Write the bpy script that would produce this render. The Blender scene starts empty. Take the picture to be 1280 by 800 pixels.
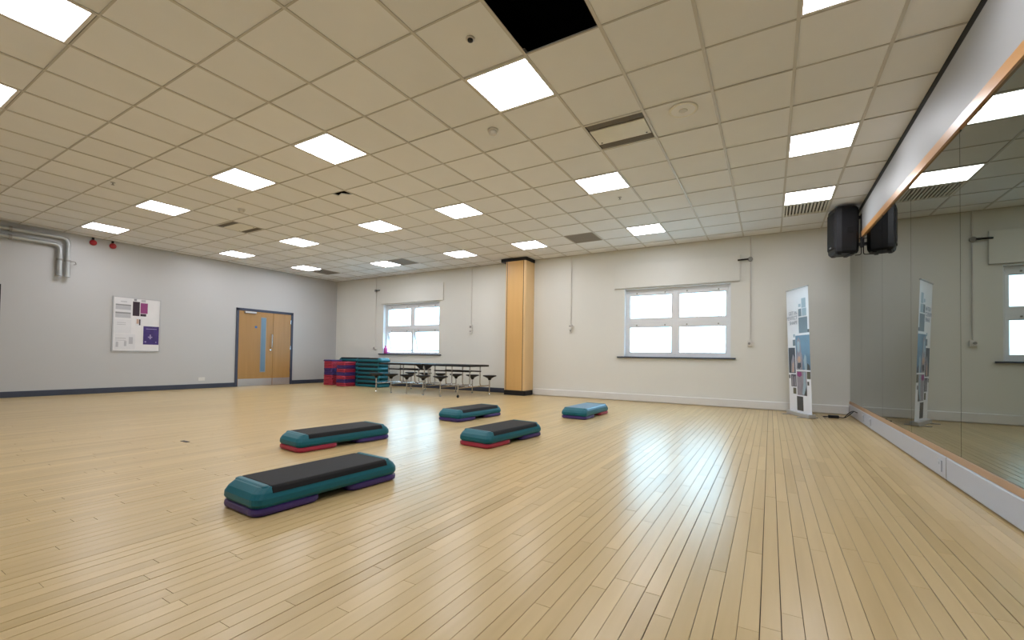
import bpy, bmesh, math, random
from mathutils import Vector, Matrix

C = bpy.context.scene.collection
S = bpy.context.scene
R = random.Random(7)

# ------------------------------------------------------------------ camera
YAW, PITCH, ROLL = 0.53253, 0.02029, 0.01541
FPX, CY = 547.87, 435.06
CAM = Vector((2.2397, -2.9145, 0.8935))


def cam_axes():
    f = Vector((-math.sin(YAW) * math.cos(PITCH), math.cos(YAW) * math.cos(PITCH), math.sin(PITCH)))
    r = Vector((math.cos(YAW), math.sin(YAW), 0))
    u = r.cross(f)
    return r * math.cos(ROLL) + u * math.sin(ROLL), u * math.cos(ROLL) - r * math.sin(ROLL), f


cr, cu, cf = cam_axes()
cd = bpy.data.cameras.new('camera')
cam = bpy.data.objects.new('camera', cd)
C.objects.link(cam)
M = Matrix((cr, cu, -cf)).transposed().to_4x4()
M.translation = CAM
cam.matrix_world = M
cd.sensor_fit = 'HORIZONTAL'
cd.sensor_width = 36
cd.lens = 36 * FPX / 1280
cd.shift_y = (CY - 400) / 1280
cd.clip_start = 0.05
S.camera = cam

# ------------------------------------------------------------------ sky, exposure
w = bpy.data.worlds.new('World')
S.world = w
w.use_nodes = True
nt = w.node_tree
bg = nt.nodes['Background']
SKY = 9.5
bg.inputs[0].default_value = (0.47, 0.76, 1.0, 1)
bg.inputs[1].default_value = SKY
S.view_settings.view_transform = 'Standard'
S.view_settings.look = 'None'
S.view_settings.exposure = 0.0
S.view_settings.gamma = 1
LAMP = 19.5


# ------------------------------------------------------------------ materials
def mat(name, col, rough=0.5, metal=0.0, noise=0.06, nscale=6.0, bump=0.0, bscale=200.0, spec=0.5, emit=None, coat=0.0):
    m = bpy.data.materials.new(name)
    m.use_nodes = True
    t = m.node_tree
    b = t.nodes['Principled BSDF']
    b.inputs['Roughness'].default_value = rough
    b.inputs['Metallic'].default_value = metal
    b.inputs['Specular IOR Level'].default_value = spec
    b.inputs['Coat Weight'].default_value = coat
    tc = t.nodes.new('ShaderNodeTexCoord')
    n = t.nodes.new('ShaderNodeTexNoise')
    n.inputs['Scale'].default_value = nscale
    n.inputs['Detail'].default_value = 4
    t.links.new(tc.outputs['Object'], n.inputs['Vector'])
    mx = t.nodes.new('ShaderNodeMix')
    mx.data_type = 'RGBA'
    lo = [max(0, c * (1 - noise)) for c in col]
    hi = [min(1, c * (1 + noise)) for c in col]
    mx.inputs[6].default_value = (*lo, 1)
    mx.inputs[7].default_value = (*hi, 1)
    t.links.new(n.outputs['Fac'], mx.inputs[0])
    t.links.new(mx.outputs[2], b.inputs['Base Color'])
    if bump:
        n2 = t.nodes.new('ShaderNodeTexNoise')
        n2.inputs['Scale'].default_value = bscale
        t.links.new(tc.outputs['Object'], n2.inputs['Vector'])
        bp = t.nodes.new('ShaderNodeBump')
        bp.inputs['Strength'].default_value = bump
        bp.inputs['Distance'].default_value = 0.002
        t.links.new(n2.outputs['Fac'], bp.inputs['Height'])
        t.links.new(bp.outputs['Normal'], b.inputs['Normal'])
    if emit:
        b.inputs['Emission Color'].default_value = (*emit[0], 1)
        b.inputs['Emission Strength'].default_value = emit[1]
    return m


def wood(name, dark, light, rough, axis=1, scale=1.0, tone=False, coat=0.0, spec=0.5):
    """grain stretched along an axis; tone=True varies each piece by its 'tone' face attribute"""
    m = bpy.data.materials.new(name)
    m.use_nodes = True
    t = m.node_tree
    b = t.nodes['Principled BSDF']
    b.inputs['Roughness'].default_value = rough
    b.inputs['Coat Weight'].default_value = coat
    b.inputs['Specular IOR Level'].default_value = spec
    geo = t.nodes.new('ShaderNodeNewGeometry')
    mp = t.nodes.new('ShaderNodeMapping')
    sc = [26 * scale] * 3
    sc[axis] = 1.6 * scale
    mp.inputs['Scale'].default_value = sc
    t.links.new(geo.outputs['Position'], mp.inputs['Vector'])
    src = mp.outputs['Vector']
    if tone:
        at = t.nodes.new('ShaderNodeAttribute')
        at.attribute_name = 'tone'
        vm = t.nodes.new('ShaderNodeVectorMath')
        vm.operation = 'MULTIPLY_ADD'
        t.links.new(at.outputs['Fac'], vm.inputs[0])
        vm.inputs[1].default_value = (31, 47, 13)
        t.links.new(src, vm.inputs[2])
        src = vm.outputs[0]
    n = t.nodes.new('ShaderNodeTexNoise')
    n.inputs['Scale'].default_value = 1.0
    n.inputs['Detail'].default_value = 5
    n.inputs['Roughness'].default_value = 0.45
    t.links.new(src, n.inputs['Vector'])
    mx = t.nodes.new('ShaderNodeMix')
    mx.data_type = 'RGBA'
    mx.inputs[6].default_value = (*dark, 1)
    mx.inputs[7].default_value = (*light, 1)
    fac = n.outputs['Fac']
    if tone:
        ma = t.nodes.new('ShaderNodeMath')
        ma.operation = 'MULTIPLY_ADD'
        ma.use_clamp = True
        t.links.new(at.outputs['Fac'], ma.inputs[0])
        ma.inputs[1].default_value = 0.9
        mb = t.nodes.new('ShaderNodeMath')
        mb.operation = 'MULTIPLY_ADD'
        t.links.new(fac, mb.inputs[0])
        mb.inputs[1].default_value = 0.7
        mb.inputs[2].default_value = -0.32
        t.links.new(mb.outputs[0], ma.inputs[2])
        fac = ma.outputs[0]
    t.links.new(fac, mx.inputs[0])
    t.links.new(mx.outputs[2], b.inputs['Base Color'])
    return m


def tile_mat():
    m = mat('ceiling_tile', (0.87, 0.88, 0.90), 0.9, noise=0.03, nscale=3, bump=0.25, bscale=260, spec=0.2)
    t = m.node_tree
    b = t.nodes['Principled BSDF']
    src = b.inputs['Base Color'].links[0].from_socket
    oi = t.nodes.new('ShaderNodeObjectInfo')
    at = t.nodes.new('ShaderNodeAttribute')
    at.attribute_name = 'tone'
    ad = t.nodes.new('ShaderNodeMath')
    ad.operation = 'ADD'
    t.links.new(oi.outputs['Random'], ad.inputs[0])
    t.links.new(at.outputs['Fac'], ad.inputs[1])
    mr = t.nodes.new('ShaderNodeMapRange')
    mr.inputs['To Min'].default_value = 0.95
    mr.inputs['To Max'].default_value = 1.0
    t.links.new(ad.outputs[0], mr.inputs['Value'])
    mx = t.nodes.new('ShaderNodeMix')
    mx.data_type = 'RGBA'
    mx.blend_type = 'MULTIPLY'
    mx.inputs[0].default_value = 1
    t.links.new(src, mx.inputs[6])
    t.links.new(mr.outputs[0], mx.inputs[7])
    t.links.new(mx.outputs[2], b.inputs['Base Color'])
    return m


MT = dict(
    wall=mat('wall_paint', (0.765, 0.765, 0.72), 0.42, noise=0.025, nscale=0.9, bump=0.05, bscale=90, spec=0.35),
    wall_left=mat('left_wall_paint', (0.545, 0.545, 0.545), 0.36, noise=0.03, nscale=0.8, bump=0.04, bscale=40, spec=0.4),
    fascia=mat('fascia_paint', (0.33, 0.335, 0.335), 0.5, noise=0.03, nscale=1.2, spec=0.3),
    white=mat('white_gloss', (0.76, 0.76, 0.75), 0.35, noise=0.02),
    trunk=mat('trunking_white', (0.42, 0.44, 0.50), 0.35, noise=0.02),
    upvc=mat('white_plastic', (0.80, 0.82, 0.85), 0.3, noise=0.01),
    tile=tile_mat(),
    tee=mat('grid_metal', (0.62, 0.60, 0.57), 0.45, noise=0.03),
    teecross=mat('grid_cross_metal', (0.52, 0.50, 0.47), 0.5, noise=0.03),
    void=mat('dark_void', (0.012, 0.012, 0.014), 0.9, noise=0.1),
    skirt=mat('slate_blue_paint', (0.045, 0.055, 0.085), 0.4),
    doorframe=mat('door_frame_paint', (0.05, 0.06, 0.10), 0.4),
    doorwood=wood('door_veneer', (0.38, 0.205, 0.065), (0.47, 0.27, 0.095), 0.35, axis=2, scale=0.6),
    colwood=wood('column_veneer', (0.65, 0.39, 0.135), (0.74, 0.455, 0.18), 0.35, axis=2, scale=0.5),
    colwood2=wood('column_veneer_pale', (0.74, 0.50, 0.24), (0.84, 0.59, 0.30), 0.35, axis=2, scale=0.5),
    strip=wood('timber_strip', (0.42, 0.20, 0.06), (0.56, 0.30, 0.11), 0.35, axis=1),
    striplow=wood('timber_ledge', (0.36, 0.22, 0.12), (0.48, 0.30, 0.17), 0.45, axis=1),
    plank=wood('floor_board', (0.47, 0.335, 0.148), (0.64, 0.48, 0.245), 0.28, axis=1, tone=True, spec=0.5),
    subfloor=mat('floor_gap', (0.05, 0.03, 0.018), 0.8),
    steel=mat('brushed_steel', (0.62, 0.63, 0.66), 0.35, metal=0.8),
    chrome=mat('chrome', (0.65, 0.65, 0.66), 0.22, metal=1.0),
    pipe=mat('galvanised_pipe', (0.46, 0.48, 0.48), 0.42, metal=0.4, noise=0.1),
    black=mat('black_plastic', (0.009, 0.009, 0.011), 0.5, spec=0.35),
    blackmat=mat('black_rubber', (0.007, 0.007, 0.008), 0.7, noise=0.15, bump=0.4, bscale=350, spec=0.3),
    bluemat=mat('blue_top', (0.07, 0.25, 0.42), 0.3, noise=0.05, bump=0.3, bscale=300),
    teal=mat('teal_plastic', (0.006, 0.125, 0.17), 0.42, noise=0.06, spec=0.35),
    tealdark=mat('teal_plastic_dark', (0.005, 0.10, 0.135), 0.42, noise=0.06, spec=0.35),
    purple=mat('purple_plastic', (0.055, 0.030, 0.165), 0.4),
    red=mat('raspberry_plastic', (0.40, 0.03, 0.065), 0.42),
    redpaint=mat('alarm_red', (0.42, 0.02, 0.03), 0.35),
    grille=mat('grille_metal', (0.30, 0.27, 0.23), 0.5),
    grilledark=mat('grille_slot', (0.05, 0.045, 0.04), 0.7),
    ventplate=mat('vent_plate', (0.80, 0.78, 0.70), 0.5),
    lamp=mat('lamp_diffuser', (0.9, 0.9, 0.9), 0.4, emit=((0.925, 0.935, 1.0), LAMP)),
    lampframe=mat('lamp_frame', (0.78, 0.76, 0.73), 0.5),
    plastic=mat('ivory_plastic', (0.72, 0.70, 0.66), 0.4),
    greyplastic=mat('grey_plastic', (0.30, 0.29, 0.27), 0.45),
    paper=mat('paper', (0.74, 0.74, 0.76), 0.6),
    board=mat('board_face', (0.80, 0.79, 0.80), 0.35),
    alu=mat('aluminium', (0.50, 0.50, 0.51), 0.4, metal=0.6),
    ink=mat('grey_print', (0.28, 0.28, 0.29), 0.6),
    inkpale=mat('pale_print', (0.50, 0.50, 0.53), 0.6),
    plum=mat('plum_print', (0.028, 0.012, 0.026), 0.5),
    magenta=mat('magenta_print', (0.28, 0.045, 0.19), 0.5),
    violet=mat('violet_print', (0.05, 0.025, 0.17), 0.5, noise=0.5, nscale=9),
    lilac=mat('lilac_print', (0.35, 0.30, 0.55), 0.5),
    pink=mat('pink_plastic', (0.62, 0.10, 0.35), 0.35),
    skin=mat('skin_print', (0.55, 0.36, 0.27), 0.5),
    bwhite=mat('banner_white', (0.76, 0.79, 0.85), 0.35),
    bdark=mat('banner_charcoal', (0.05, 0.052, 0.055), 0.4),
    bslate=mat('banner_slate', (0.13, 0.17, 0.21), 0.4),
    bblue=mat('banner_blue', (0.10, 0.20, 0.31), 0.4, noise=0.4, nscale=3),
    bpale=mat('banner_pale_blue', (0.32, 0.43, 0.52), 0.4),
    bnavy=mat('banner_navy', (0.025, 0.035, 0.055), 0.4, noise=0.4, nscale=6),
    bgrey=mat('banner_grey', (0.28, 0.26, 0.31), 0.4, noise=0.45, nscale=9),
    bolive=mat('banner_olive', (0.09, 0.09, 0.055), 0.4),
    btext=mat('banner_text', (0.30, 0.34, 0.42), 0.5),
    sign=mat('blue_sign', (0.05, 0.16, 0.42), 0.4),
    ground=mat('paving', (0.55, 0.54, 0.52), 0.8, nscale=1),
    leaf=mat('hedge_leaf', (0.11, 0.20, 0.10), 0.6, noise=0.3, nscale=8),
    laminate=mat('dark_laminate', (0.02, 0.02, 0.022), 0.6, spec=0.25),
    worn=mat('dark_plate', (0.03, 0.028, 0.03), 0.5),
)

m = bpy.data.materials.new('mirror_silver')
m.use_nodes = True
b = m.node_tree.nodes['Principled BSDF']
b.inputs['Base Color'].default_value = (0.225, 0.25, 0.215, 1)
b.inputs['Metallic'].default_value = 1
b.inputs['Roughness'].default_value = 0.012
MT['mirror'] = m
MT['mirroredge'] = mat('mirror_edge', (0.03, 0.04, 0.035), 0.4)

m = bpy.data.materials.new('window_glass')
m.use_nodes = True
t = m.node_tree
t.nodes.remove(t.nodes['Principled BSDF'])
tr = t.nodes.new('ShaderNodeBsdfTransparent')
tr.inputs[0].default_value = (0.95, 0.98, 0.97, 1)
gl = t.nodes.new('ShaderNodeBsdfGlossy')
gl.inputs['Roughness'].default_value = 0.02
fr = t.nodes.new('ShaderNodeLayerWeight')
fr.inputs['Blend'].default_value = 0.08
ms = t.nodes.new('ShaderNodeMixShader')
t.links.new(fr.outputs['Facing'], ms.inputs[0])
t.links.new(tr.outputs[0], ms.inputs[1])
t.links.new(gl.outputs[0], ms.inputs[2])
t.links.new(ms.outputs[0], t.nodes['Material Output'].inputs[0])
MT['glass'] = m
MT['doorglass'] = mat('door_glass', (0.16, 0.26, 0.36), 0.12, noise=0.15, nscale=2)


# ------------------------------------------------------------------ mesh helpers
class MB:
    def __init__(s):
        s.v = []
        s.f = []
        s.sm = []

    def add(s, vs, fs, smooth=False):
        o = len(s.v)
        s.v += [tuple(p) for p in vs]
        s.f += [tuple(i + o for i in f) for f in fs]
        s.sm += [smooth] * len(fs)
        return s

    def box(s, a, b, c=0.0):
        x0, x1 = sorted((a[0], b[0]))
        y0, y1 = sorted((a[1], b[1]))
        z0, z1 = sorted((a[2], b[2]))
        if c <= 0:
            vs = [(x, y, z) for z in (z0, z1) for y in (y0, y1) for x in (x0, x1)]
            return s.add(vs, [(0, 2, 3, 1), (4, 5, 7, 6), (0, 1, 5, 4), (2, 6, 7, 3), (0, 4, 6, 2), (1, 3, 7, 5)])
        bm = bmesh.new()
        r = bmesh.ops.create_cube(bm, size=1)
        for v in bm.verts:
            v.co = Vector(((x0 + x1) / 2 + v.co.x * (x1 - x0), (y0 + y1) / 2 + v.co.y * (y1 - y0), (z0 + z1) / 2 + v.co.z * (z1 - z0)))
        bmesh.ops.bevel(bm, geom=bm.edges[:], offset=c, segments=2, affect='EDGES', profile=0.5)
        bm.verts.index_update()
        s.add([v.co[:] for v in bm.verts], [[v.index for v in f.verts] for f in bm.faces])
        bm.free()
        return s

    def ring_loft(s, rings, cap=True, smooth=True):
        n = len(rings[0])
        vs = [p for r in rings for p in r]
        fs = []
        for k in range(len(rings) - 1):
            for i in range(n):
                j = (i + 1) % n
                fs.append((k * n + i, k * n + j, (k + 1) * n + j, (k + 1) * n + i))
        s.add(vs, fs, smooth)
        if cap:
            s.add(rings[0], [tuple(reversed(range(n)))])
            s.add(rings[-1], [tuple(range(n))])
        return s

    def tube(s, pts, r, n=10, cap=True):
        pts = [Vector(p) for p in pts]
        rings = []
        prev = None
        for i, p in enumerate(pts):
            d = (pts[min(i + 1, len(pts) - 1)] - pts[max(i - 1, 0)]).normalized()
            if prev is None:
                a = d.orthogonal().normalized()
            else:
                a = (prev - d * prev.dot(d)).normalized()
            prev = a
            b = d.cross(a)
            rings.append([tuple(p + (a * math.cos(2 * math.pi * k / n) + b * math.sin(2 * math.pi * k / n)) * r) for k in range(n)])
        return s.ring_loft(rings, cap)

    def lathe(s, prof, n=20, o=(0, 0, 0), axis='z', cap=True):
        rings = []
        for r, h in prof:
            ring = []
            for k in range(n):
                a = 2 * math.pi * k / n
                p = (r * math.cos(a), r * math.sin(a), h)
                if axis == 'x':
                    p = (p[2], p[0], p[1])
                elif axis == 'y':
                    p = (p[1], p[2], p[0])
                ring.append((p[0] + o[0], p[1] + o[1], p[2] + o[2]))
            rings.append(ring)
        return s.ring_loft(rings, cap)

    def prism(s, poly, z0, z1):
        n = len(poly)
        vs = [(x, y, z0) for x, y in poly] + [(x, y, z1) for x, y in poly]
        fs = [tuple(reversed(range(n))), tuple(range(n, 2 * n))]
        fs += [(i, (i + 1) % n, n + (i + 1) % n, n + i) for i in range(n)]
        return s.add(vs, fs)

    def mesh(s, name, m):
        me = bpy.data.meshes.new(name)
        me.from_pydata(s.v, [], s.f)
        me.materials.append(MT[m] if isinstance(m, str) else m)
        me.polygons.foreach_set('use_smooth', s.sm)
        me.update()
        return me

    def obj(s, name, m, parent=None, loc=None):
        o = bpy.data.objects.new(name, s.mesh(name, m))
        C.objects.link(o)
        if parent:
            o.parent = parent
        if loc:
            o.location = loc
        return o


def box(a, b, c=0.0):
    return MB().box(a, b, c)


def rrect(hx, hy, r, z, n=4, cx=0, cy=0):
    pts = []
    for sx, sy, a0 in ((1, 1, 0), (-1, 1, 90), (-1, -1, 180), (1, -1, 270)):
        for k in range(n + 1):
            a = math.radians(a0 + 90 * k / n)
            pts.append((cx + sx * (hx - r) + r * math.cos(a), cy + sy * (hy - r) + r * math.sin(a), z))
    return pts


def bend(pts, r, n=5):
    """polyline with rounded corners"""
    pts = [Vector(p) for p in pts]
    out = [pts[0]]
    for i in range(1, len(pts) - 1):
        p = pts[i]
        a = (pts[i - 1] - p).normalized()
        b = (pts[i + 1] - p).normalized()
        p0, p1 = p + a * r, p + b * r
        for k in range(n + 1):
            q = k / n
            out.append(p0 * (1 - q) ** 2 + p * 2 * q * (1 - q) + p1 * q * q)
    out.append(pts[-1])
    return out


def tag(o, label, cat, group=None):
    o['label'] = label
    o['category'] = cat
    if group:
        o['group'] = group
    return o


def thing(name, label, cat, loc=(0, 0, 0), rz=0.0, group=None):
    o = bpy.data.objects.new(name, None)
    o.empty_display_size = 0.1
    C.objects.link(o)
    o.location = loc
    o.rotation_euler = (0, 0, rz)
    return tag(o, label, cat, group)


def struct(o):
    o['kind'] = 'structure'
    return o


def dup(root, loc, rz, label, cat=None):
    r = root.copy()
    C.objects.link(r)
    r.location = loc
    r.rotation_euler = (0, 0, rz)
    r['label'] = label
    for ch in list(root.children):
        c = ch.copy()
        C.objects.link(c)
        c.parent = r
        for g in list(ch.children):
            d = g.copy()
            C.objects.link(d)
            d.parent = c
    return r


# ------------------------------------------------------------------ room dimensions
XL, XR = -9.85, 3.42
YB, YF = 6.392, -4.8
H = 3.228
WT = 0.30
T = 0.6


def px(p):
    d = Vector(p) - CAM
    z = d.dot(cf)
    if z < 0.05:
        return None
    return 640 + FPX * d.dot(cr) / z, CY - FPX * d.dot(cu) / z, z


def inview(p, mg=60):
    q = px(p)
    return q is not None and -mg < q[0] < 1280 + mg and -mg < q[1] < 800 + mg


# ------------------------------------------------------------------ floor: slab and boards
floor = struct(box((XL, YF, -0.15), (XR, YB, -0.006)).obj('floor', 'subfloor'))
boards = []
PW = 0.0645
x = XL
while x < XR - 0.005:
    x1 = min(x + PW, XR)
    y = YF - R.uniform(0, 1.2)
    gapx = R.choice([0.0006, 0.0008, 0.001, 0.001, 0.0014, 0.0022])
    while y < YB:
        ln = R.uniform(0.55, 1.75)
        y0, y1 = max(y, YF), min(y + ln, YB)
        if YB - y1 < 0.15:
            y1 = YB
        tn = R.gauss(0.55, 0.17)
        if R.random() < 0.06:
            tn -= 0.3
        if x < 0.80 < x1 and y1 > -1.6 and y0 < -0.5:
            tn = 0.08  # greyish worn boards right of the nearest step
        if y1 - y0 > 0.02:
            boards.append((x + gapx, y0 + 0.0006, x1 - gapx, y1 - 0.0006, min(1, max(0.02, tn)), R.uniform(-0.0003, 0.0003)))
        y += ln
        if y1 == YB:
            break
    x += PW


def board_area(bd):
    c = Vector(((bd[0] + bd[2]) / 2, (bd[1] + bd[3]) / 2, 0))
    best = 0
    for k in range(5):
        p = Vector((c.x, bd[1] + (bd[3] - bd[1]) * k / 4, 0))
        if inview(p, 10):
            q = px(p)
            best += (bd[3] - bd[1]) * CAM.z / q[2] ** 3
    return best


def board_mb(bd):
    x0, y0, x1, y1, tn, dz = bd
    e = 0.0005
    mb = MB()
    zt = dz
    vs = [(x0, y0, -0.006), (x1, y0, -0.006), (x1, y1, -0.006), (x0, y1, -0.006),
          (x0, y0, zt - e), (x1, y0, zt - e), (x1, y1, zt - e), (x0, y1, zt - e),
          (x0 + e, y0 + e, zt), (x1 - e, y0 + e, zt), (x1 - e, y1 - e, zt), (x0 + e, y1 - e, zt)]
    fs = []
    for k in (0, 4):
        for i in range(4):
            j = (i + 1) % 4
            fs.append((k + i, k + j, k + 4 + j, k + 4 + i))
    fs.append((8, 9, 10, 11))
    return mb.add(vs, fs)


def set_tone(me, tones):
    a = me.attributes.new('tone', 'FLOAT', 'FACE')
    a.data.foreach_set('value', tones)


boards.sort(key=board_area, reverse=True)
for bd in boards[:300]:
    o = board_mb(bd).obj('floor_board', 'plank', floor)
    set_tone(o.data, [bd[4]] * len(o.data.polygons))
allb = MB()
tones = []
for bd in boards[300:]:
    mb = board_mb(bd)
    allb.add(mb.v, mb.f)
    tones += [bd[4]] * len(mb.f)
o = allb.obj('far_floor_boards', 'plank', floor)
o['kind'] = 'stuff'
set_tone(o.data, tones)

# ------------------------------------------------------------------ ceiling: soffit, grid, tiles
ZC = H
cm = MB()
cm.box((XL - 0.1, YF - 0.1, 3.95), (XR + 0.1, YB + 0.1, 4.05))
for a, b_ in (((XL - 0.1, YF - 0.1, 3.2), (XL - 0.02, YB + 0.1, 3.95)), ((XR + 0.02, YF - 0.1, 3.2), (XR + 0.1, YB + 0.1, 3.95)),
              ((XL - 0.02, YF - 0.1, 3.2), (XR + 0.02, YF - 0.02, 3.95)), ((XL - 0.02, YB + 0.02, 3.2), (XR + 0.02, YB + 0.1, 3.95))):
    cm.box(a, b_)
ceiling = struct(cm.obj('ceiling', 'void'))
i0, i1 = -17, 6
j0, j1 = -8, 11
for i in range(i0 + 1, i1):
    xx = i * T
    if XL < xx < XR:
        box((xx - 0.012, YF, ZC), (xx + 0.012, YB, ZC + 0.007)).obj('grid_bar', 'tee', ceiling)
for j in range(j0 + 1, j1):
    yy = j * T
    if YF < yy < YB:
        box((XL, yy - 0.007, ZC + 0.001), (XR, yy + 0.007, ZC + 0.007)).obj('grid_bar', 'teecross', ceiling)
# wall angle trims
box((XL, YF, ZC), (XL + 0.02, YB, ZC + 0.006)).obj('wall_angle', 'teecross', ceiling)
box((XL, YB - 0.02, ZC), (XR, YB, ZC + 0.006)).obj('wall_angle', 'teecross', ceiling)

LIGHTS = [(0, 0), (-4, 0), (-7, 0), (0, 4), (-4, 4), (-7, 4), (0, 8), (-4, 8), (-7, 8), (4, 4), (4, 7), (-11, 0), (-11, 4), (-11, 8),
          (-15, 0), (-15, 4), (-15, 7), (4, 0), (-4, -4), (-7, -4), (0, -4), (4, -4)]  # last two sit out of view, added to light the foreground
SLOTV = [(1, 2), (-11, 2)]
GRILLEV = [(-2, 8), (4, 8), (-10, 8), (-15, 8)]
skip = set(LIGHTS) | set(SLOTV) | set(GRILLEV) | {(1, -1), (-6, 2)}
tiles = []
for i in range(i0, i1):
    for j in range(j0 - 1, j1):
        if (i, j) in skip:
            continue
        xa, xb = max(i * T, XL), min((i + 1) * T, XR)
        ya, yb = max(j * T, YF), min((j + 1) * T, YB)
        if xb - xa < 0.03 or yb - ya < 0.03:
            continue
        tiles.append((xa, ya, xb, yb))


def tile_area(tl):
    c = Vector(((tl[0] + tl[2]) / 2, (tl[1] + tl[3]) / 2, ZC))
    q = px(c)
    if q is None or not inview(c, 60):
        return 0
    return (tl[2] - tl[0]) * (tl[3] - tl[1]) / q[2] ** 3


tiles.sort(key=tile_area, reverse=True)
full = None
rest = MB()
rt = []
for k, tl in enumerate(tiles):
    dz = R.choice([0, 0, 0, 0.0015, 0.003])
    if k < 300 and tile_area(tl) > 0:
        is_full = abs(tl[2] - tl[0] - T) < 1e-4 and abs(tl[3] - tl[1] - T) < 1e-4
        if is_full and full is not None:
            o = bpy.data.objects.new('ceiling_tile', full)
            C.objects.link(o)
            o.parent = ceiling
            o.location = (tl[0], tl[1], ZC + 0.006 + dz)
        else:
            o = box((0.003, 0.003, 0), (tl[2] - tl[0] - 0.003, tl[3] - tl[1] - 0.003, 0.014)).obj('ceiling_tile', 'tile', ceiling, (tl[0], tl[1], ZC + 0.006 + dz))
            if is_full:
                full = o.data
    else:
        rest.box((tl[0] + 0.003, tl[1] + 0.003, ZC + 0.006 + dz), (tl[2] - 0.003, tl[3] - 0.003, ZC + 0.02 + dz))
        rt += [R.random() * 0.8] * 6
o = rest.obj('far_ceiling_tiles', 'tile', ceiling)
o['kind'] = 'stuff'
set_tone(o.data, rt)
# tile with a broken corner
ox, oy = -6 * T, 2 * T
poly = [(0.003, 0.003), (0.32, 0.003), (0.33, 0.115), (0.44, 0.075), (0.51, 0.15), (0.597, 0.165), (0.597, 0.597), (0.003, 0.597)]
o = MB().prism(poly, 0, 0.014).obj('broken_ceiling_tile', 'tile', ceiling, (ox, oy, ZC + 0.006))
o['label'] = 'ceiling tile with a dark broken corner'

# ------------------------------------------------------------------ walls
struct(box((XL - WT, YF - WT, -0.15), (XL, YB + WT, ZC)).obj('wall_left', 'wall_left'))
struct(box((XR, YF - WT, -0.15), (XR + WT, YB + WT, ZC)).obj('wall_right', 'wall'))
struct(box((XL, YF - WT, -0.15), (XR, YF, ZC)).obj('wall_front', 'wall'))
W1 = (-7.72, -5.57, 0.935, 2.39)
W2 = (-0.46, 1.59, 0.94, 2.38)
wb = MB()
xs = [XL, W1[0], W1[1], W2[0], W2[1], XR]
for k, (a, b_) in enumerate(zip(xs, xs[1:])):
    hole = W1 if k == 1 else W2 if k == 3 else None
    if hole:
        wb.box((a, YB, -0.15), (b_, YB + WT, hole[2]))
        wb.box((a, YB, hole[3]), (b_, YB + WT, ZC))
    else:
        wb.box((a, YB, -0.15), (b_, YB + WT, ZC))
struct(wb.obj('wall_back', 'wall'))

# skirtings
struct(box((XL, YF, 0), (XL + 0.016, 3.30, 0.112), 0.004).obj('baseboard_left', 'skirt'))
struct(box((XL, 4.90, 0), (XL + 0.016, YB, 0.112), 0.004).obj('baseboard_left_corner', 'skirt'))
struct(box((XL + 0.016, YB - 0.016, 0), (-3.15, YB, 0.115), 0.004).obj('baseboard_back_left', 'skirt'))
bb = MB().box((-2.62, YB - 0.05, 0.008), (3.385, YB, 0.155), 0.012)
bb.box((-2.62, YB - 0.03, 0.0), (3.385, YB, 0.01))
struct(bb.obj('baseboard_back', 'white'))
for k, xx in enumerate((-1.2, 0.55, 2.2)):
    pass
br = MB().box((3.388, YF, 0.012), (XR, YB - 0.052, 0.185), 0.010)
baseR = struct(br.obj('baseboard_right', 'trunk'))
struct(box((3.394, YF, 0.185), (XR, YB, 0.232), 0.003).obj('trim_1', 'striplow'))
# fascia over the mirror with its timber edge and a dark strip for the shadow gap at the ceiling


def sloped(x0, x1, zlo_far, zlo_near, zhi_far, zhi_near):
    vs = []
    for yy, zl, zh in ((YB, zlo_far, zhi_far), (YF, zlo_near, zhi_near)):
        vs += [(x0, yy, zl), (x1, yy, zl), (x1, yy, zh), (x0, yy, zh)]
    return MB().add(vs, [(0, 1, 2, 3), (7, 6, 5, 4), (0, 4, 5, 1), (1, 5, 6, 2), (2, 6, 7, 3), (3, 7, 4, 0)])


def zs(y):
    return 2.79 + (y - 5.3) * 0.043


struct(sloped(3.396, 3.419, zs(YB), zs(YF), 3.152, 3.152).obj('trim_2', 'fascia'))
struct(sloped(3.388, 3.4195, zs(YB) - 0.05, zs(YF) - 0.05, zs(YB) + 0.03, zs(YF) + 0.03).obj('trim_3', 'strip'))
struct(box((3.398, YF, 3.152), (3.4195, YB, ZC)).obj('gap_shade_strip', 'void'))  # solid strip, the gap's shade is put into its dark colour

# ------------------------------------------------------------------ mirror panels
ys = [YB - 0.005, 5.30, 3.90, 2.65, 1.38, 0.13, -1.12, -2.37, -3.62, YF + 0.01]
ordn = ['first', 'second', 'third', 'fourth', 'fifth', 'sixth', 'seventh', 'eighth', 'ninth']
for k in range(len(ys) - 1):
    a, b_ = ys[k + 1] + 0.003, ys[k] - 0.003
    t_ = thing('mirror_panel', 'frameless wall mirror panel, %s along the right wall from the far corner' % ordn[k], 'mirror', (3.405, (a + b_) / 2, 0.2325), group='wall mirror panels')
    hb = (b_ - a) / 2
    top = zs(ys[k + 1]) - 0.02 - 0.2325
    MB().box((0.0035, -hb, 0), (0.012, hb, top)).obj('backing', 'mirroredge', t_)
    MB().box((0, -hb, 0), (0.003, hb, top)).obj('glass', 'mirror', t_)


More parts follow.
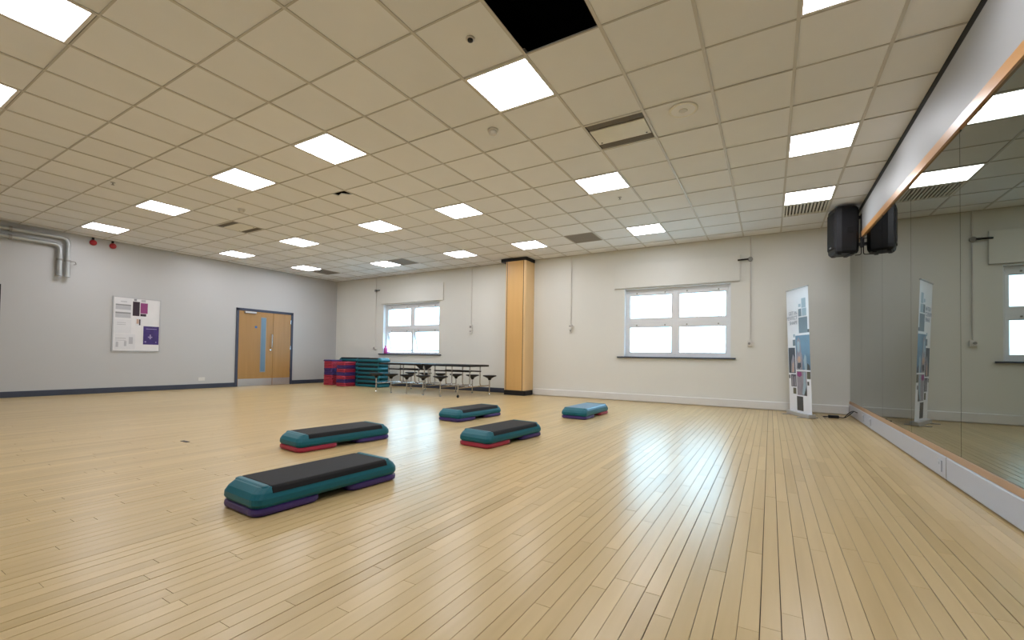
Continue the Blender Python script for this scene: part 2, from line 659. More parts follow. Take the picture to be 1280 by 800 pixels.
# ------------------------------------------------------------------ windows
def window(idx, W, tilt):
    x0, x1, z0, z1 = W
    yo = YB + 0.11
    ro = struct(MB().box((x0, yo - 0.005, z0), (x0 + 0.055, yo + 0.065, z1), 0.006).box((x1 - 0.055, yo - 0.005, z0), (x1, yo + 0.065, z1), 0.006)
                .box((x0 + 0.05, yo - 0.003, z1 - 0.05), (x1 - 0.05, yo + 0.063, z1)).box((x0 + 0.05, yo - 0.003, z0), (x1 - 0.05, yo + 0.063, z0 + 0.05))
                .obj('window_%d' % idx, 'upvc'))
    xm, zm = (x0 + x1) / 2, z0 + (z1 - z0) * 0.515
    box((xm - 0.035, yo - 0.004, z0 + 0.05), (xm + 0.035, yo + 0.064, z1 - 0.05), 0.005).obj('mullion', 'upvc', ro)
    box((x0 + 0.05, yo - 0.006, zm - 0.03), (x1 - 0.05, yo + 0.06, zm + 0.03), 0.005).obj('transom', 'upvc', ro)
    # reveal lining
    box((x0, YB - 0.001, z0), (x0 + 0.008, yo, z1)).obj('reveal_lining', 'upvc', ro)
    box((x1 - 0.008, YB - 0.001, z0), (x1, yo, z1)).obj('reveal_lining', 'upvc', ro)
    box((x0 + 0.008, YB - 0.001, z1 - 0.008), (x1 - 0.008, yo, z1)).obj('reveal_lining', 'upvc', ro)
    s = box((x0 - 0.14, YB - 0.05, z0 - 0.028), (x1 + 0.09, YB, z0), 0.006)
    s.box((x0, YB, z0 - 0.028), (x1, yo, z0 + 0.002))
    s.obj('window_sill', 'skirt', ro)
    for a, b_ in ((x0 + 0.055, xm - 0.035), (xm + 0.035, x1 - 0.055)):
        for low, (c, d) in ((True, (z0 + 0.05, zm - 0.03)), (False, (zm + 0.03, z1 - 0.05))):
            # sash hinged at its top rail
            e = bpy.data.objects.new('sash', None)
            fw = 0.045
            mb = MB()
            wd, ht = b_ - a, d - c
            mb.box((0, -0.012, -0.085), (wd, 0.045, 0), 0.004)
            mb.box((0, -0.008, -ht), (fw, 0.045, -0.085))
            mb.box((wd - fw, -0.008, -ht), (wd, 0.045, -0.085))
            mb.box((fw, -0.008, -ht), (wd - fw, 0.045, -ht + 0.05))
            sash = mb.obj('sash', 'upvc', ro, (a, yo + 0.005, d))
            sash.rotation_euler = (math.radians(tilt if low else 0), 0, 0)
            MB().box((fw, 0.012, -ht + 0.05), (wd - fw, 0.030, -0.085)).obj('pane', 'glass', sash)
            MB().box((fw, -0.010, -0.094), (wd - fw, 0.01, -0.085)).obj('gasket', 'greyplastic', sash)
            for q in (0.2, 0.82):
                MB().box((wd * q - 0.012, -0.03, -0.055), (wd * q + 0.012, -0.010, -0.03), 0.004).obj('catch', 'greyplastic', sash)
    return ro


window(1, W1, 14)
window(2, W2, 0)
# boxed shutter housings above the windows
for nm, x0, x1, z0, z1, lb in (('blind_box', -7.79, -5.425, 2.415, 2.90, 'painted flat casing above the window nearer the corner'),
                               ('blind_box', -0.672, 1.742, 2.40, 2.90, 'painted flat casing above the window nearer the mirrors')):
    t_ = thing(nm, lb, 'casing', ((x0 + x1) / 2, YB, z0), group='casings over the windows')
    hw = (x1 - x0) / 2
    box((-hw, -0.032, 0), (hw, 0, z1 - z0), 0.003).obj('panel', 'wall', t_)
    box((-hw, -0.036, -0.004), (hw, -0.004, 0)).obj('lower_edge', 'teecross', t_)

# ------------------------------------------------------------------ outside
struct(box((-40, YB + 0.6, -1.2), (40, 60, -1.0)).obj('ground', 'ground'))


def bush(label, loc, rx, rz_, seed):
    rr = random.Random(seed)
    t_ = thing('hedge_bush', label, 'bush', loc, group='bushes outside the window')
    mb = MB()
    for _ in range(900):
        while True:
            p = Vector((rr.uniform(-1, 1), rr.uniform(-1, 1), rr.uniform(-1, 1)))
            if 0.5 < p.length < 1:
                break
        c = Vector((p.x * rx, p.y * rx, rz_ + p.z * rz_))
        u = Vector((rr.gauss(0, 1), rr.gauss(0, 1), rr.gauss(0, 1))).normalized() * 0.12
        v = u.orthogonal().normalized() * 0.06
        mb.add([c - u, c + v, c + u, c - v], [(0, 1, 2, 3)])
    f = mb.obj('foliage', 'leaf', t_)
    MB().tube([(0, 0, 0), (0.03, 0, rz_ * 0.6), (0, 0.03, rz_ * 1.3)], 0.06, 8).obj('stem', 'striplow', t_)


bush('rounded green bush seen faintly through the lower left pane of the right window', (-3.2, 13.0, -1.0), 1.1, 1.12, 3)
bush('low green bush seen low through the right window, beyond the taller bush', (-0.4, 16.5, -1.0), 1.0, 0.95, 5)

# ------------------------------------------------------------------ door
dr = struct(MB().box((XL - 0.02, 3.305, 0), (XL + 0.025, 3.37, 2.08), 0.004).box((XL - 0.02, 4.83, 0), (XL + 0.025, 4.895, 2.08), 0.004)
            .box((XL - 0.02, 3.305, 2.02), (XL + 0.025, 4.895, 2.085), 0.004).obj('door_1', 'doorframe'))
for nm, y0, y1 in (('door_leaf', 3.374, 4.300), ('narrow_door_leaf', 4.306, 4.826)):
    lf = box((XL, y0, 0.006), (XL + 0.014, y1, 2.016), 0.002).obj(nm, 'doorwood', dr)
    box((XL + 0.0145, y0 + 0.005, 0.008), (XL + 0.0165, y1 - 0.005, 0.20)).obj('kick_plate', 'steel', lf)
    if nm == 'door_leaf':
        box((XL + 0.013, 3.945, 0.365), (XL + 0.018, 4.105, 1.88), 0.002).obj('panel_bead', 'greyplastic', lf)
        box((XL + 0.017, 3.965, 0.385), (XL + 0.020, 4.085, 1.86)).obj('vision_panel', 'doorglass', lf)
        MB().tube(bend([(XL + 0.014, 4.245, 1.05), (XL + 0.07, 4.245, 1.05), (XL + 0.07, 4.245, 1.42), (XL + 0.014, 4.245, 1.42)], 0.03), 0.014, 10).obj('pull_handle', 'chrome', lf)
        MB().lathe([(0.03, 0), (0.03, 0.014), (0.015, 0.02)], 16, (XL + 0.014, 4.235, 0.985), 'x').obj('lock', 'chrome', lf)
        box((XL + 0.014, 3.50, 1.955), (XL + 0.07, 3.80, 2.005), 0.008).obj('door_closer', 'alu', lf)
        MB().lathe([(0.035, 0), (0.035, 0.003)], 20, (XL + 0.014, 3.82, 1.60), 'x').obj('sign', 'sign', lf)
    else:
        for zz in (0.35, 1.0, 1.75):
            box((XL + 0.012, 4.815, zz), (XL + 0.022, 4.832, zz + 0.11), 0.003).obj('hinge', 'chrome', lf)

# ------------------------------------------------------------------ column
cy0 = 5.95
cx0, cx1 = -3.20, -2.65
col = thing('column', 'square wood clad column with rounded corners, black plinth and black cap', 'column', ((cx0 + cx1) / 2, (cy0 + YB) / 2, 0))
hx, hy = (cx1 - cx0) / 2, (YB - cy0) / 2
cyc = (cy0 + YB) / 2
MB().ring_loft([rrect(hx - 0.012, hy - 0.006, 0.05, z, 5) for z in (0.10, 3.16)], smooth=False).obj('core', 'black', col)
# veneer panels: front, the two rounded corners with returns
box((-hx + 0.062, -hy + 0.002, 0.115), (hx - 0.062, -hy + 0.02, 3.15), 0.002).obj('front_panel', 'colwood', col)
for s in (-1, 1):
    pr = []
    rr_ = 0.045
    for k in range(9):
        a = math.radians(90 * k / 8)
        pr.append((s * (hx - rr_ + rr_ * math.sin(a)), -hy + rr_ - rr_ * math.cos(a)))
    outer = pr + [(s * hx, hy)]
    inner = [(s * (hx - 0.02), hy)] + [(s * (hx - rr_ + (rr_ - 0.02) * math.sin(math.radians(90 * k / 8))), -hy + rr_ - (rr_ - 0.02) * math.cos(math.radians(90 * k / 8))) for k in range(8, -1, -1)]
    p = outer + inner
    if s < 0:
        p = p[::-1]
    MB().prism(p, 0.115, 3.15).obj('corner_panel', 'colwood2', col)
MB().ring_loft([rrect(hx + 0.012, hy, 0.05, z, 5) for z in (0.0, 0.11)], smooth=False).obj('plinth', 'black', col)
MB().ring_loft([rrect(hx + 0.075, hy + 0.0, 0.02, z, 5, -0.055, 0) for z in (3.155, 3.226)], smooth=False).obj('cap', 'black', col)

# ------------------------------------------------------------------ ceiling lights
rown = {8: 'row nearest the back wall', 7: 'row nearest the back wall', 4: 'second row from the back wall', 0: 'third row from the back wall', -4: 'row nearest the camera'}
coln = {4: 'first', 0: 'second', -4: 'third', -7: 'fourth', -11: 'fifth', -15: 'sixth'}
lt0 = thing('ceiling_light', '', 'light', group='square ceiling light panels')
fm = MB()
a_ = T / 2 - 0.012
IN_X, IN_Y = a_ - 0.010, a_ - 0.024
fm.box((-a_, -a_, 0.0), (-IN_X, a_, 0.03)).box((IN_X, -a_, 0.0), (a_, a_, 0.03)).box((-IN_X, -a_, 0.0), (IN_X, -IN_Y, 0.03)).box((-IN_X, IN_Y, 0.0), (IN_X, a_, 0.03))
fm.box((-a_, -a_, 0.031), (a_, a_, 0.07))
fm.obj('frame', 'lampframe', lt0)
box((-IN_X, -IN_Y, 0.004), (IN_X, IN_Y, 0.012)).obj('diffuser', 'lamp', lt0)
for k, (i, j) in enumerate(LIGHTS):
    lab = 'lit ceiling light panel, %s from the mirror wall, %s' % (coln[i], rown[j])
    loc = ((i + .5) * T, (j + .5) * T, ZC)
    if k == 0:
        lt0.location = loc
        lt0['label'] = lab
    else:
        dup(lt0, loc, 0, lab)

# ------------------------------------------------------------------ ceiling vents
for (i, j), lab in zip(SLOTV, ('air vent of two dark slots beside a pale plate, near the mirrors', 'air vent of two dark slots beside a pale plate, far left of the ceiling')):
    v = thing('ceiling_vent', lab, 'vent', ((i + .5) * T, (j + .5) * T, ZC), group='two slot ceiling vents')
    MB().box((-a_, -a_, 0.02), (a_, a_, 0.06)).obj('backing', 'grille', v)
    for s in (-1, 1):
        MB().box((-a_, s * a_, 0.0), (a_, s * (a_ - 0.012), 0.02)).obj('edge_strip', 'ventplate', v)
        for q in range(4):
            yy = s * (a_ - 0.03 - q * 0.022)
            MB().box((-a_ + 0.01, yy - 0.003, 0.004), (a_ - 0.01, yy + 0.003, 0.018)).obj('slat', 'grille', v)
    MB().box((-a_ + 0.01, -0.155, 0.0), (a_ - 0.01, 0.155, 0.012), 0.003).obj('plate', 'ventplate', v)
    for sx in (-1, 1):
        MB().lathe([(0.009, 0), (0.009, -0.003)], 10, (sx * (a_ - 0.05), 0.12, 0)).obj('screw', 'black', v)
glab = ['grey slatted ceiling vent above the column and window', 'pale slatted ceiling vent near the wall speaker', 'dark slatted ceiling vent beside a light above the table', 'dark slatted ceiling vent in the far left corner']
for (i, j), lab in zip(GRILLEV, glab):
    v = thing('ceiling_grille', lab, 'vent', ((i + .5) * T, (j + .5) * T, ZC), group='slatted ceiling grilles')
    mt = 'ventplate' if i == 4 else 'grille'
    MB().box((-a_, -a_, 0.022), (a_, a_, 0.06)).obj('backing', 'grilledark', v)
    f = MB()
    f.box((-a_, -a_, 0), (-a_ + 0.02, a_, 0.02)).box((a_ - 0.02, -a_, 0), (a_, a_, 0.02)).box((-a_ + .02, -a_, 0), (a_ - .02, -a_ + 0.02, 0.02)).box((-a_ + .02, a_ - 0.02, 0), (a_ - .02, a_, 0.02))
    f.obj('rim', mt, v)
    for q in range(12):
        xx = -a_ + 0.045 + q * (2 * a_ - 0.09) / 11
        if i == 4:
            MB().box((xx - 0.011, -a_ + 0.02, 0.001), (xx + 0.011, a_ - 0.02, 0.018)).obj('slat', mt, v)
        else:
            MB().box((-a_ + 0.02, xx - 0.013, 0.002), (a_ - 0.02, xx + 0.013, 0.016)).obj('slat', mt, v)

# ------------------------------------------------------------------ ceiling devices
ZT = ZC + 0.006
for (x_, y_), lab in zip(((-0.39, 1.38), (-8.66, 1.58)), ('white round smoke detector below the nearest light panel', 'white round smoke detector near the far left vent')):
    d = thing('smoke_detector', lab, 'detector', (x_ * T, y_ * T, ZT), group='smoke detectors')
    MB().lathe([(0.055, 0), (0.055, -0.014), (0.048, -0.018)], 20).obj('base', 'plastic', d)
    MB().lathe([(0.04, -0.018), (0.042, -0.038), (0.03, -0.05), (0.005, -0.054)], 20).obj('sensor_dome', 'plastic', d)
    MB().lathe([(0.0405, -0.02), (0.0405, -0.026)], 20).obj('air_slot', 'greyplastic', d)
d = thing('sensor', 'small dark round sensor on ceiling tile beside the black opening', 'sensor', (0.55 * T, -0.58 * T, ZT))
MB().lathe([(0.034, 0), (0.034, -0.008), (0.026, -0.01)], 18).obj('rim', 'tee', d)
MB().lathe([(0.021, -0.009), (0.019, -0.022), (0.005, -0.026)], 18).obj('lens', 'black', d)
d = thing('ceiling_speaker', 'round flush white ceiling speaker with faint rings beside the slot vent', 'speaker', (2.55 * T, 2.3 * T, ZT))
MB().lathe([(0.13, 0), (0.13, -0.006), (0.118, -0.008)], 32).obj('rim', 'ventplate', d)
MB().lathe([(0.108, -0.0075), (0.10, -0.0095)], 32).obj('grille', 'tile', d)
MB().lathe([(0.04, -0.0095), (0.034, -0.013)], 20).obj('centre_cap', 'tee', d)
for (x_, y_), lab in zip(((0.59, 5.5), (-9.4, -0.9)), ('tiny sprinkler head just beyond a light panel above the right window', 'tiny sprinkler head on plain tiles at the left')):
    d = thing('sprinkler_head', lab, 'sprinkler', (x_ * T, y_ * T, ZT), group='sprinkler heads')
    MB().lathe([(0.028, 0), (0.026, -0.006)], 14).obj('escutcheon', 'alu', d)
    MB().lathe([(0.008, -0.006), (0.008, -0.03), (0.018, -0.032), (0.018, -0.036)], 12).obj('deflector', 'chrome', d)

# ------------------------------------------------------------------ pipes and alarms, left wall
for lab, y_, z_, xo, ze, rr_ in (('upper galvanised pipe bending down the left wall, nearer the alarms', 0.055, 3.10, 0.10, 2.34, 0.037), ('lower galvanised pipe bending down the left wall, away from the alarms', -0.058, 2.955, 0.10, 2.345, 0.037)):
    p = thing('pipe', lab, 'pipe', (XL, y_, ze), group='galvanised wall pipes')
    MB().tube(bend([(xo, YF - y_ + 0.01, z_ - ze), (xo, 0, z_ - ze), (xo, 0, 0.02)], 0.11, 8), rr_, 14).obj('tube', 'pipe', p)
    MB().lathe([(rr_ + 0.008, 0), (rr_ + 0.008, 0.04)], 16, (xo, 0, 0)).obj('end_cap', 'pipe', p)
    MB().lathe([(rr_ + 0.014, 0.30), (rr_ + 0.014, 0.335)], 16, (xo, 0, 0)).obj('collar', 'greyplastic', p)
    MB().box((0.003, -0.012, 0.305), (xo - rr_, 0.012, 0.33)).obj('collar_bracket', 'greyplastic', p)
    if z_ > 3:
        MB().tube(bend([(xo, 0.05, 0.32), (xo, 0.11, 0.32), (xo, 0.125, 0.27), (xo, 0.09, 0.26)], 0.015), 0.008, 8).obj('hook', 'greyplastic', p)
    MB().lathe([(rr_ + 0.012, -0.74 - y_), (rr_ + 0.012, -0.70 - y_)], 16, (xo, 0, z_ - ze), 'y').obj('clamp', 'greyplastic', p)
for y_, lab in ((0.44, 'red alarm bell under the ceiling, nearer the pipes'), (0.755, 'red alarm bell under the ceiling, farther from the pipes')):
    a = thing('alarm_bell', lab, 'alarm', (XL, y_, 3.12), group='red alarm bells')
    MB().lathe([(0.035, 0), (0.035, 0.02), (0.058, 0.022), (0.058, 0.05), (0.045, 0.075), (0.015, 0.085)], 20, axis='x').obj('dome', 'redpaint', a)
    MB().box((0.0, -0.018, 0.03), (0.035, 0.018, 0.107), 0.004).obj('bracket', 'black', a)

# ------------------------------------------------------------------ notice board
nb = thing('notice_board', 'white notice board with pinned papers and posters beside the door', 'board', (XL, 1.22, 0.882))
y0, y1, zt = 0.79 - 1.22, 1.65 - 1.22, 2.07 - 0.882
MB().box((0.0, y0 + 0.01, 0.01), (0.016, y1 - 0.01, zt - 0.01)).obj('panel', 'board', nb)
f = MB()
f.box((0, y0, 0), (0.022, y0 + 0.022, zt)).box((0, y1 - 0.022, 0), (0.022, y1, zt)).box((0, y0 + 0.022, 0), (0.022, y1 - 0.022, 0.022)).box((0, y0 + 0.022, zt - 0.022), (0.022, y1 - 0.022, zt))
f.obj('frame', 'alu', nb)


def pinned(name, mt, ya, za, yb, zb, lab=None, parent=nb, lift=0.0):
    o = MB().box((0.0162 + lift, ya - 1.22, za - 0.882), (0.0178 + lift, yb - 1.22, zb - 0.882)).obj(name, mt, parent)
    if lab:
        o['label'] = lab
    return o


sh = pinned('sheet', 'paper', 0.825, 1.60, 1.115, 2.03, 'printed timetable sheet')
pinned('heading', 'inkpale', 0.92, 1.955, 1.03, 1.975, parent=sh, lift=0.001)
for za, zb, mt in ((1.875, 1.905, 'ink'), (1.79, 1.87, 'inkpale'), (1.70, 1.735, 'ink'), (1.615, 1.695, 'inkpale')):
    pinned('text_band', mt, 0.838, za, 1.10, zb, parent=sh, lift=0.001)
sh = pinned('sheet', 'paper', 0.825, 1.28, 1.115, 1.58, 'plain sheet with a few pale lines')
for za in (1.50, 1.46):
    pinned('text_line', 'inkpale', 0.87, za, 1.02, za + 0.012, parent=sh, lift=0.001)
sh = pinned('sheet', 'paper', 0.84, 0.93, 1.19, 1.26, 'sheet with pale grey drawing')
for ya, za, yb, zb in ((0.85, 1.16, 1.03, 1.175), (0.85, 1.12, 1.03, 1.13), (0.86, 0.98, 0.90, 1.09), (1.0, 1.0, 1.04, 1.11), (1.08, 1.05, 1.15, 1.20)):
    pinned('drawing', 'inkpale', ya, za, yb, zb, parent=sh, lift=0.001)
po = pinned('poster', 'plum', 1.132, 1.67, 1.255, 1.985, 'dark plum poster')
po = pinned('poster', 'magenta', 1.270, 1.735, 1.40, 1.965, 'magenta poster')
pinned('poster_footer', 'plum', 1.270, 1.67, 1.375, 1.725)
pinned('photo_strip', 'ink', 1.15, 2.0, 1.20, 2.045)
pinned('photo_strip', 'inkpale', 1.28, 1.985, 1.36, 2.04)
pc = pinned('picture_card', 'paper', 1.19, 1.455, 1.30, 1.63)
pinned('figure', 'skin', 1.205, 1.50, 1.245, 1.60, parent=pc, lift=0.001)
pinned('figure', 'plum', 1.25, 1.47, 1.275, 1.60, parent=pc, lift=0.001)
po = pinned('poster', 'violet', 1.333, 1.045, 1.622, 1.455, 'dark violet event poster')
for ya, za, yb, zb in ((1.42, 1.20, 1.50, 1.225), (1.45, 1.17, 1.475, 1.27), (1.36, 1.09, 1.39, 1.12), (1.56, 1.09, 1.58, 1.11), (1.38, 1.39, 1.58, 1.402)):
    pinned('print_mark', 'lilac', ya, za, yb, zb, parent=po, lift=0.001)

# dark framed board at the left frame edge
wbd = thing('wall_board', 'dark framed wall board cut off by the left edge of the photo', 'board', (XL, -1.35, 1.13))
MB().box((0, -0.54, 0.01), (0.015, 0.54, 0.94)).obj('panel', 'board', wbd)
f = MB()
f.box((0, -0.56, 0), (0.022, -0.535, 0.95)).box((0, 0.535, 0), (0.022, 0.56, 0.95)).box((0, -0.535, 0), (0.022, 0.535, 0.025)).box((0, -0.535, 0.925), (0.022, 0.535, 0.95))
f.obj('frame', 'black', wbd)

# low sockets on left wall
so = thing('wall_socket', 'white double socket low on the left wall before the door', 'socket', (XL, 2.53, 0.19))
MB().box((0, -0.075, 0), (0.010, 0.075, 0.085), 0.003).obj('plate', 'plastic', so)
for s in (-1, 1):
    MB().box((0.010, s * 0.035 - 0.01, 0.06), (0.014, s * 0.035 + 0.01, 0.075)).obj('switch', 'white', so)


# ------------------------------------------------------------------ conduits on back wall
def conduit(x_, zlow, label, kind, arm=None):
    c = thing('conduit', label, 'conduit', (x_, YB, zlow), group='surface conduits on the back wall')
    MB().tube([(0, -0.014, 0.04), (0, -0.014, ZC - zlow)], 0.011, 10).obj('tube', 'plastic', c)
    MB().box((-0.045, -0.042, -0.05), (0.045, 0, 0.045), 0.005).obj('switch_box', 'plastic', c)
    if kind == 'display':
        MB().box((-0.03, -0.045, 0.0), (0.02, -0.042, 0.03)).obj('display', 'greyplastic', c)
        MB().box((0.05, -0.03, -0.02), (0.075, 0, 0.03), 0.004).obj('side_unit', 'plastic', c)
        MB().box((-0.03, -0.035, -0.13), (0.03, 0, -0.055), 0.004).obj('lower_unit', 'plastic', c)
        MB().box((-0.01, -0.04, -0.105), (0.012, -0.035, -0.08)).obj('button', 'black', c)
    elif kind == 'double':
        MB().box((-0.045, -0.042, -0.17), (0.045, 0, -0.07), 0.005).obj('lower_box', 'plastic', c)
        MB().box((-0.03, -0.046, -0.125), (0.03, -0.042, -0.105)).obj('rocker', 'greyplastic', c)
        MB().box((-0.03, -0.046, -0.025), (0.03, -0.042, 0.025)).obj('rocker', 'greyplastic', c)
    else:
        MB().lathe([(0.022, 0), (0.02, 0.02)], 14, (-0.012, -0.062, 0.0), 'y').obj('knob', 'greyplastic', c)
    if arm:
        z_, sgn, ln = arm
        MB().lathe([(0.042, 0), (0.042, 0.035), (0.02, 0.05)], 16, (-0.0, -0.05, z_ - zlow), 'y').obj('junction_box', 'greyplastic', c)
        MB().tube([(sgn * 0.03, -0.055, z_ - zlow), (sgn * ln, -0.06, z_ - zlow - 0.005)], 0.016, 10).obj('arm', 'black', c)


conduit(-1.688, 1.60, 'thin conduit running down to a white control unit, right of the column', 'display')
conduit(-4.485, 1.66, 'thin conduit running down to a pair of stacked switches, left of the column', 'double')
conduit(1.915, 1.21, 'thin conduit with dark arm, between the right window and banner', 'knob', (2.79, -1, 0.21))
conduit(-8.03, 1.10, 'thin conduit with dark arm near the left corner of the back wall', 'knob', (2.83, 1, 0.19))


# ------------------------------------------------------------------ aerobic steps
def loft_box(rows, mt, name, parent, loc=None):
    return MB().ring_loft([rrect(hx_, hy_, r_, z_, 5) for hx_, hy_, r_, z_ in rows], smooth=False).obj(name, mt, parent, loc)


RIS = [(0.178, 0.182, 0.05, 0.0), (0.195, 0.198, 0.06, 0.010), (0.198, 0.200, 0.06, 0.024), (0.195, 0.198, 0.06, 0.040), (0.180, 0.184, 0.055, 0.049)]
RH = 0.049


def make_step(label, loc, rz, cols, top, group='aerobic steps set out on the floor', base='teal'):
    t_ = thing('aerobic_step', label, 'exercise step', loc, rz, group)
    for s, cname in ((-1, cols[0]), (1, cols[1])):
        r_ = loft_box(RIS, cname, 'riser', t_, (0, s * 0.30, 0))
        r_['label'] = {'red': 'raspberry red riser', 'purple': 'purple riser'}[cname]
    platform(t_, top, RH, base)
    return t_


def platform(t_, top, z0, base):
    rows = [(0.185, 0.485, 0.05, z0 - 0.004), (0.192, 0.492, 0.055, z0 + 0.004), (0.200, 0.500, 0.06, z0 + 0.018), (0.199, 0.498, 0.06, z0 + 0.046),
            (0.189, 0.480, 0.055, z0 + 0.074), (0.176, 0.448, 0.05, z0 + 0.100), (0.169, 0.438, 0.045, z0 + 0.104)]
    p = MB().ring_loft([rrect(a, b_, r_, z_, 5) for a, b_, r_, z_ in rows], smooth=False).obj('platform', base, t_)
    m_rows = [(0.1935, 0.398, 0.004, z0 + 0.070), (0.182, 0.398, 0.006, z0 + 0.096), (0.172, 0.398, 0.012, z0 + 0.1065), (0.160, 0.391, 0.012, z0 + 0.1085)]
    MB().ring_loft([rrect(a, b_, r_, z_, 4) for a, b_, r_, z_ in m_rows], smooth=False).obj('top_mat', top, t_)
    for s in (-1, 1):
        MB().ring_loft([rrect(0.170, 0.020, 0.019, z0 + 0.100, 4, 0, s * 0.420), rrect(0.168, 0.018, 0.017, z0 + 0.106, 4, 0, s * 0.419), rrect(0.160, 0.012, 0.011, z0 + 0.110, 4, 0, s * 0.417)], smooth=False).obj('end_lip', base, t_)


def rzv(dx, dy):
    return -math.atan2(dx, dy)


for label, loc, d, cols, top, base in (
        ('teal step with black top on two purple risers, nearest the camera', (-0.297, -1.066, 0), (0.06, 0.962), ('purple', 'purple'), 'blackmat', 'teal'),
        ('teal step with black top on a red and a purple riser, second nearest at left', (-1.517, 0.024, 0), (0.112, 0.933), ('red', 'purple'), 'blackmat', 'teal'),
        ('teal step with black top on two purple risers, far back near the table', (-1.52, 2.32, 0), (0.071, 0.964), ('purple', 'purple'), 'blackmat', 'teal'),
        ('teal step with black top on red and purple risers, right of the group middle', (-0.24, 1.126, 0), (0.077, 0.896), ('red', 'purple'), 'blackmat', 'teal'),
        ('teal step with a plain blue top, farthest right, nearest the back wall', (-0.23, 3.57, 0), (0.02, 0.98), ('purple', 'red'), 'bluemat', 'teal')):
    make_step(label, loc, rzv(*d), cols, top, base=base)

# stacked risers and platforms in the corner
ordl = ['lowest', 'second lowest', 'third lowest', 'fourth lowest', 'fifth lowest', 'sixth lowest', 'seventh lowest', 'eighth lowest', 'ninth lowest', 'tenth lowest', 'eleventh lowest', 'twelfth lowest', 'thirteenth lowest', 'topmost']


def riser_stack(cx, cy, cols, where, grp, rz):
    for k, c in enumerate(cols):
        cn = {'r': 'red', 'p': 'purple'}[c]
        o = MB().ring_loft([rrect(a, b_, r_, z_, 5) for a, b_, r_, z_ in RIS], smooth=False).obj('step_riser', cn, None, (cx + R.uniform(-.004, .004), cy + R.uniform(-.004, .004), k * RH))
        o.rotation_euler = (0, 0, rz)
        tag(o, '%s step riser, %s in the riser stack %s' % ({'r': 'red', 'p': 'purple'}[c], ordl[k], where), 'riser', grp)


riser_stack(-8.12, 5.42, 'rrpprrpprrpprr', 'beside the teal platforms', 'risers stacked beside the platforms', 0.0)
riser_stack(-8.78, 5.50, 'rrrrrrpppprrrr'[:14], 'nearest the left corner', 'risers stacked nearest the corner', 0.0)


def platform_stack(cx, cy, n, where, grp, z00=0.0, topmat='blackmat'):
    for k in range(n):
        t_ = thing('step_platform', 'teal step platform, %s in the stack %s' % (ordl[k] if k < n - 1 else 'topmost', where), 'exercise step', (cx + R.uniform(-.012, .012), cy + R.uniform(-.008, .008), z00 + k * 0.1155), math.pi / 2, grp)
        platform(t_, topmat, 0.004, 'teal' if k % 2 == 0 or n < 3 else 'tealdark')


platform_stack(-7.38, 5.72, 7, 'behind the folding table', 'platforms stacked behind the table')
platform_stack(-8.55, 6.08, 7, 'behind the risers against the back wall', 'platforms stacked behind the risers')
o = MB().ring_loft([rrect(a, b_, r_, z_, 5) for a, b_, r_, z_ in RIS], smooth=False).obj('step_riser', 'purple', None, (-8.80, 5.50, 14 * RH))
tag(o, 'loose purple step riser lying on top of the corner riser stack', 'riser')

# ------------------------------------------------------------------ folding table with stools
tb = thing('folding_table', 'long black folding canteen table with attached round stools under the window', 'table', (-4.75, 5.2, 0))
ZTB = 0.70
for x0, x1 in ((-1.45, -0.03), (0.03, 1.36)):
    tp = MB().box((x0, -0.36, ZTB - 0.042), (x1, 0.40, ZTB), 0.006).obj('table_top', 'black', tb)
    MB().box((x0 + 0.03, -0.33, ZTB + 0.0004), (x1 - 0.03, 0.37, ZTB + 0.002)).obj('laminate', 'laminate', tp)
for s in (-1, 1):
    o = MB().prism([(s * 0.03, 0), (s * 0.26, 0), (s * 0.06, -0.12)] if s < 0 else [(0.03, 0), (0.06, -0.12), (0.26, 0)], -0.02, 0.02).obj('hinge_bracket', 'black', tb)
    o.rotation_euler = (math.pi / 2, 0, 0)
    o.location = (0, -0.30, ZTB - 0.03)
front = [-1.25, -0.75, -0.25, 0.25, 0.75]
far = [-1.25, -0.75, -0.25, 0.25, 0.75, 1.25]
seat_me = None
post_me = None
for xs_, ys_, side in ((front, -0.6, -1), (far, 0.6, 1)):
    for xq in xs_:
        if seat_me is None:
            so_ = MB().lathe([(0.03, 0.335), (0.045, 0.375), (0.12, 0.415), (0.155, 0.425), (0.165, 0.437), (0.155, 0.450), (0.03, 0.452)], 20).obj('stool_seat', 'black', tb)
            seat_me = so_.data
            pp = MB().tube([(0, 0, 0.02), (0, 0, 0.36)], 0.014, 10)
            pp.lathe([(0.022, 0), (0.022, 0.022), (0.014, 0.028)], 12)
            po_ = pp.obj('stool_post', 'chrome', tb)
            post_me = po_.data
        else:
            so_ = bpy.data.objects.new('stool_seat', seat_me)
            po_ = bpy.data.objects.new('stool_post', post_me)
            for q in (so_, po_):
                C.objects.link(q)
                q.parent = tb
        so_.location = (xq, ys_, 0)
        po_.location = (xq, ys_, 0)
for xq in (-1.25, -0.75, -0.25, 0.25, 0.75, 1.25):
    y_in = -0.6 if xq < 1 else -0.62
    MB().tube([(xq, y_in, 0.21), (xq, 0.6, 0.21)], 0.014, 8).obj('cross_bar', 'chrome', tb)
    for s in (-1, 1):
        MB().tube(bend([(xq, s * 0.42, 0.21), (xq, s * 0.20, 0.215), (xq, s * 0.20, ZTB - 0.03)], 0.08), 0.014, 8).obj('upright', 'chrome', tb)
for x0, x1 in ((-1.25, -0.25), (0.25, 1.25)):
    for s in (-1, 1):
        MB().tube([(x0 - 0.02, s * 0.20, 0.55), (x1 + 0.02, s * 0.20, 0.55)], 0.016, 8).obj('side_rail', 'black', tb)
    MB().tube([(x0 + 0.05, 0, 0.21), (x1 - 0.05, 0, 0.21)], 0.014, 8).obj('foot_rail', 'chrome', tb)
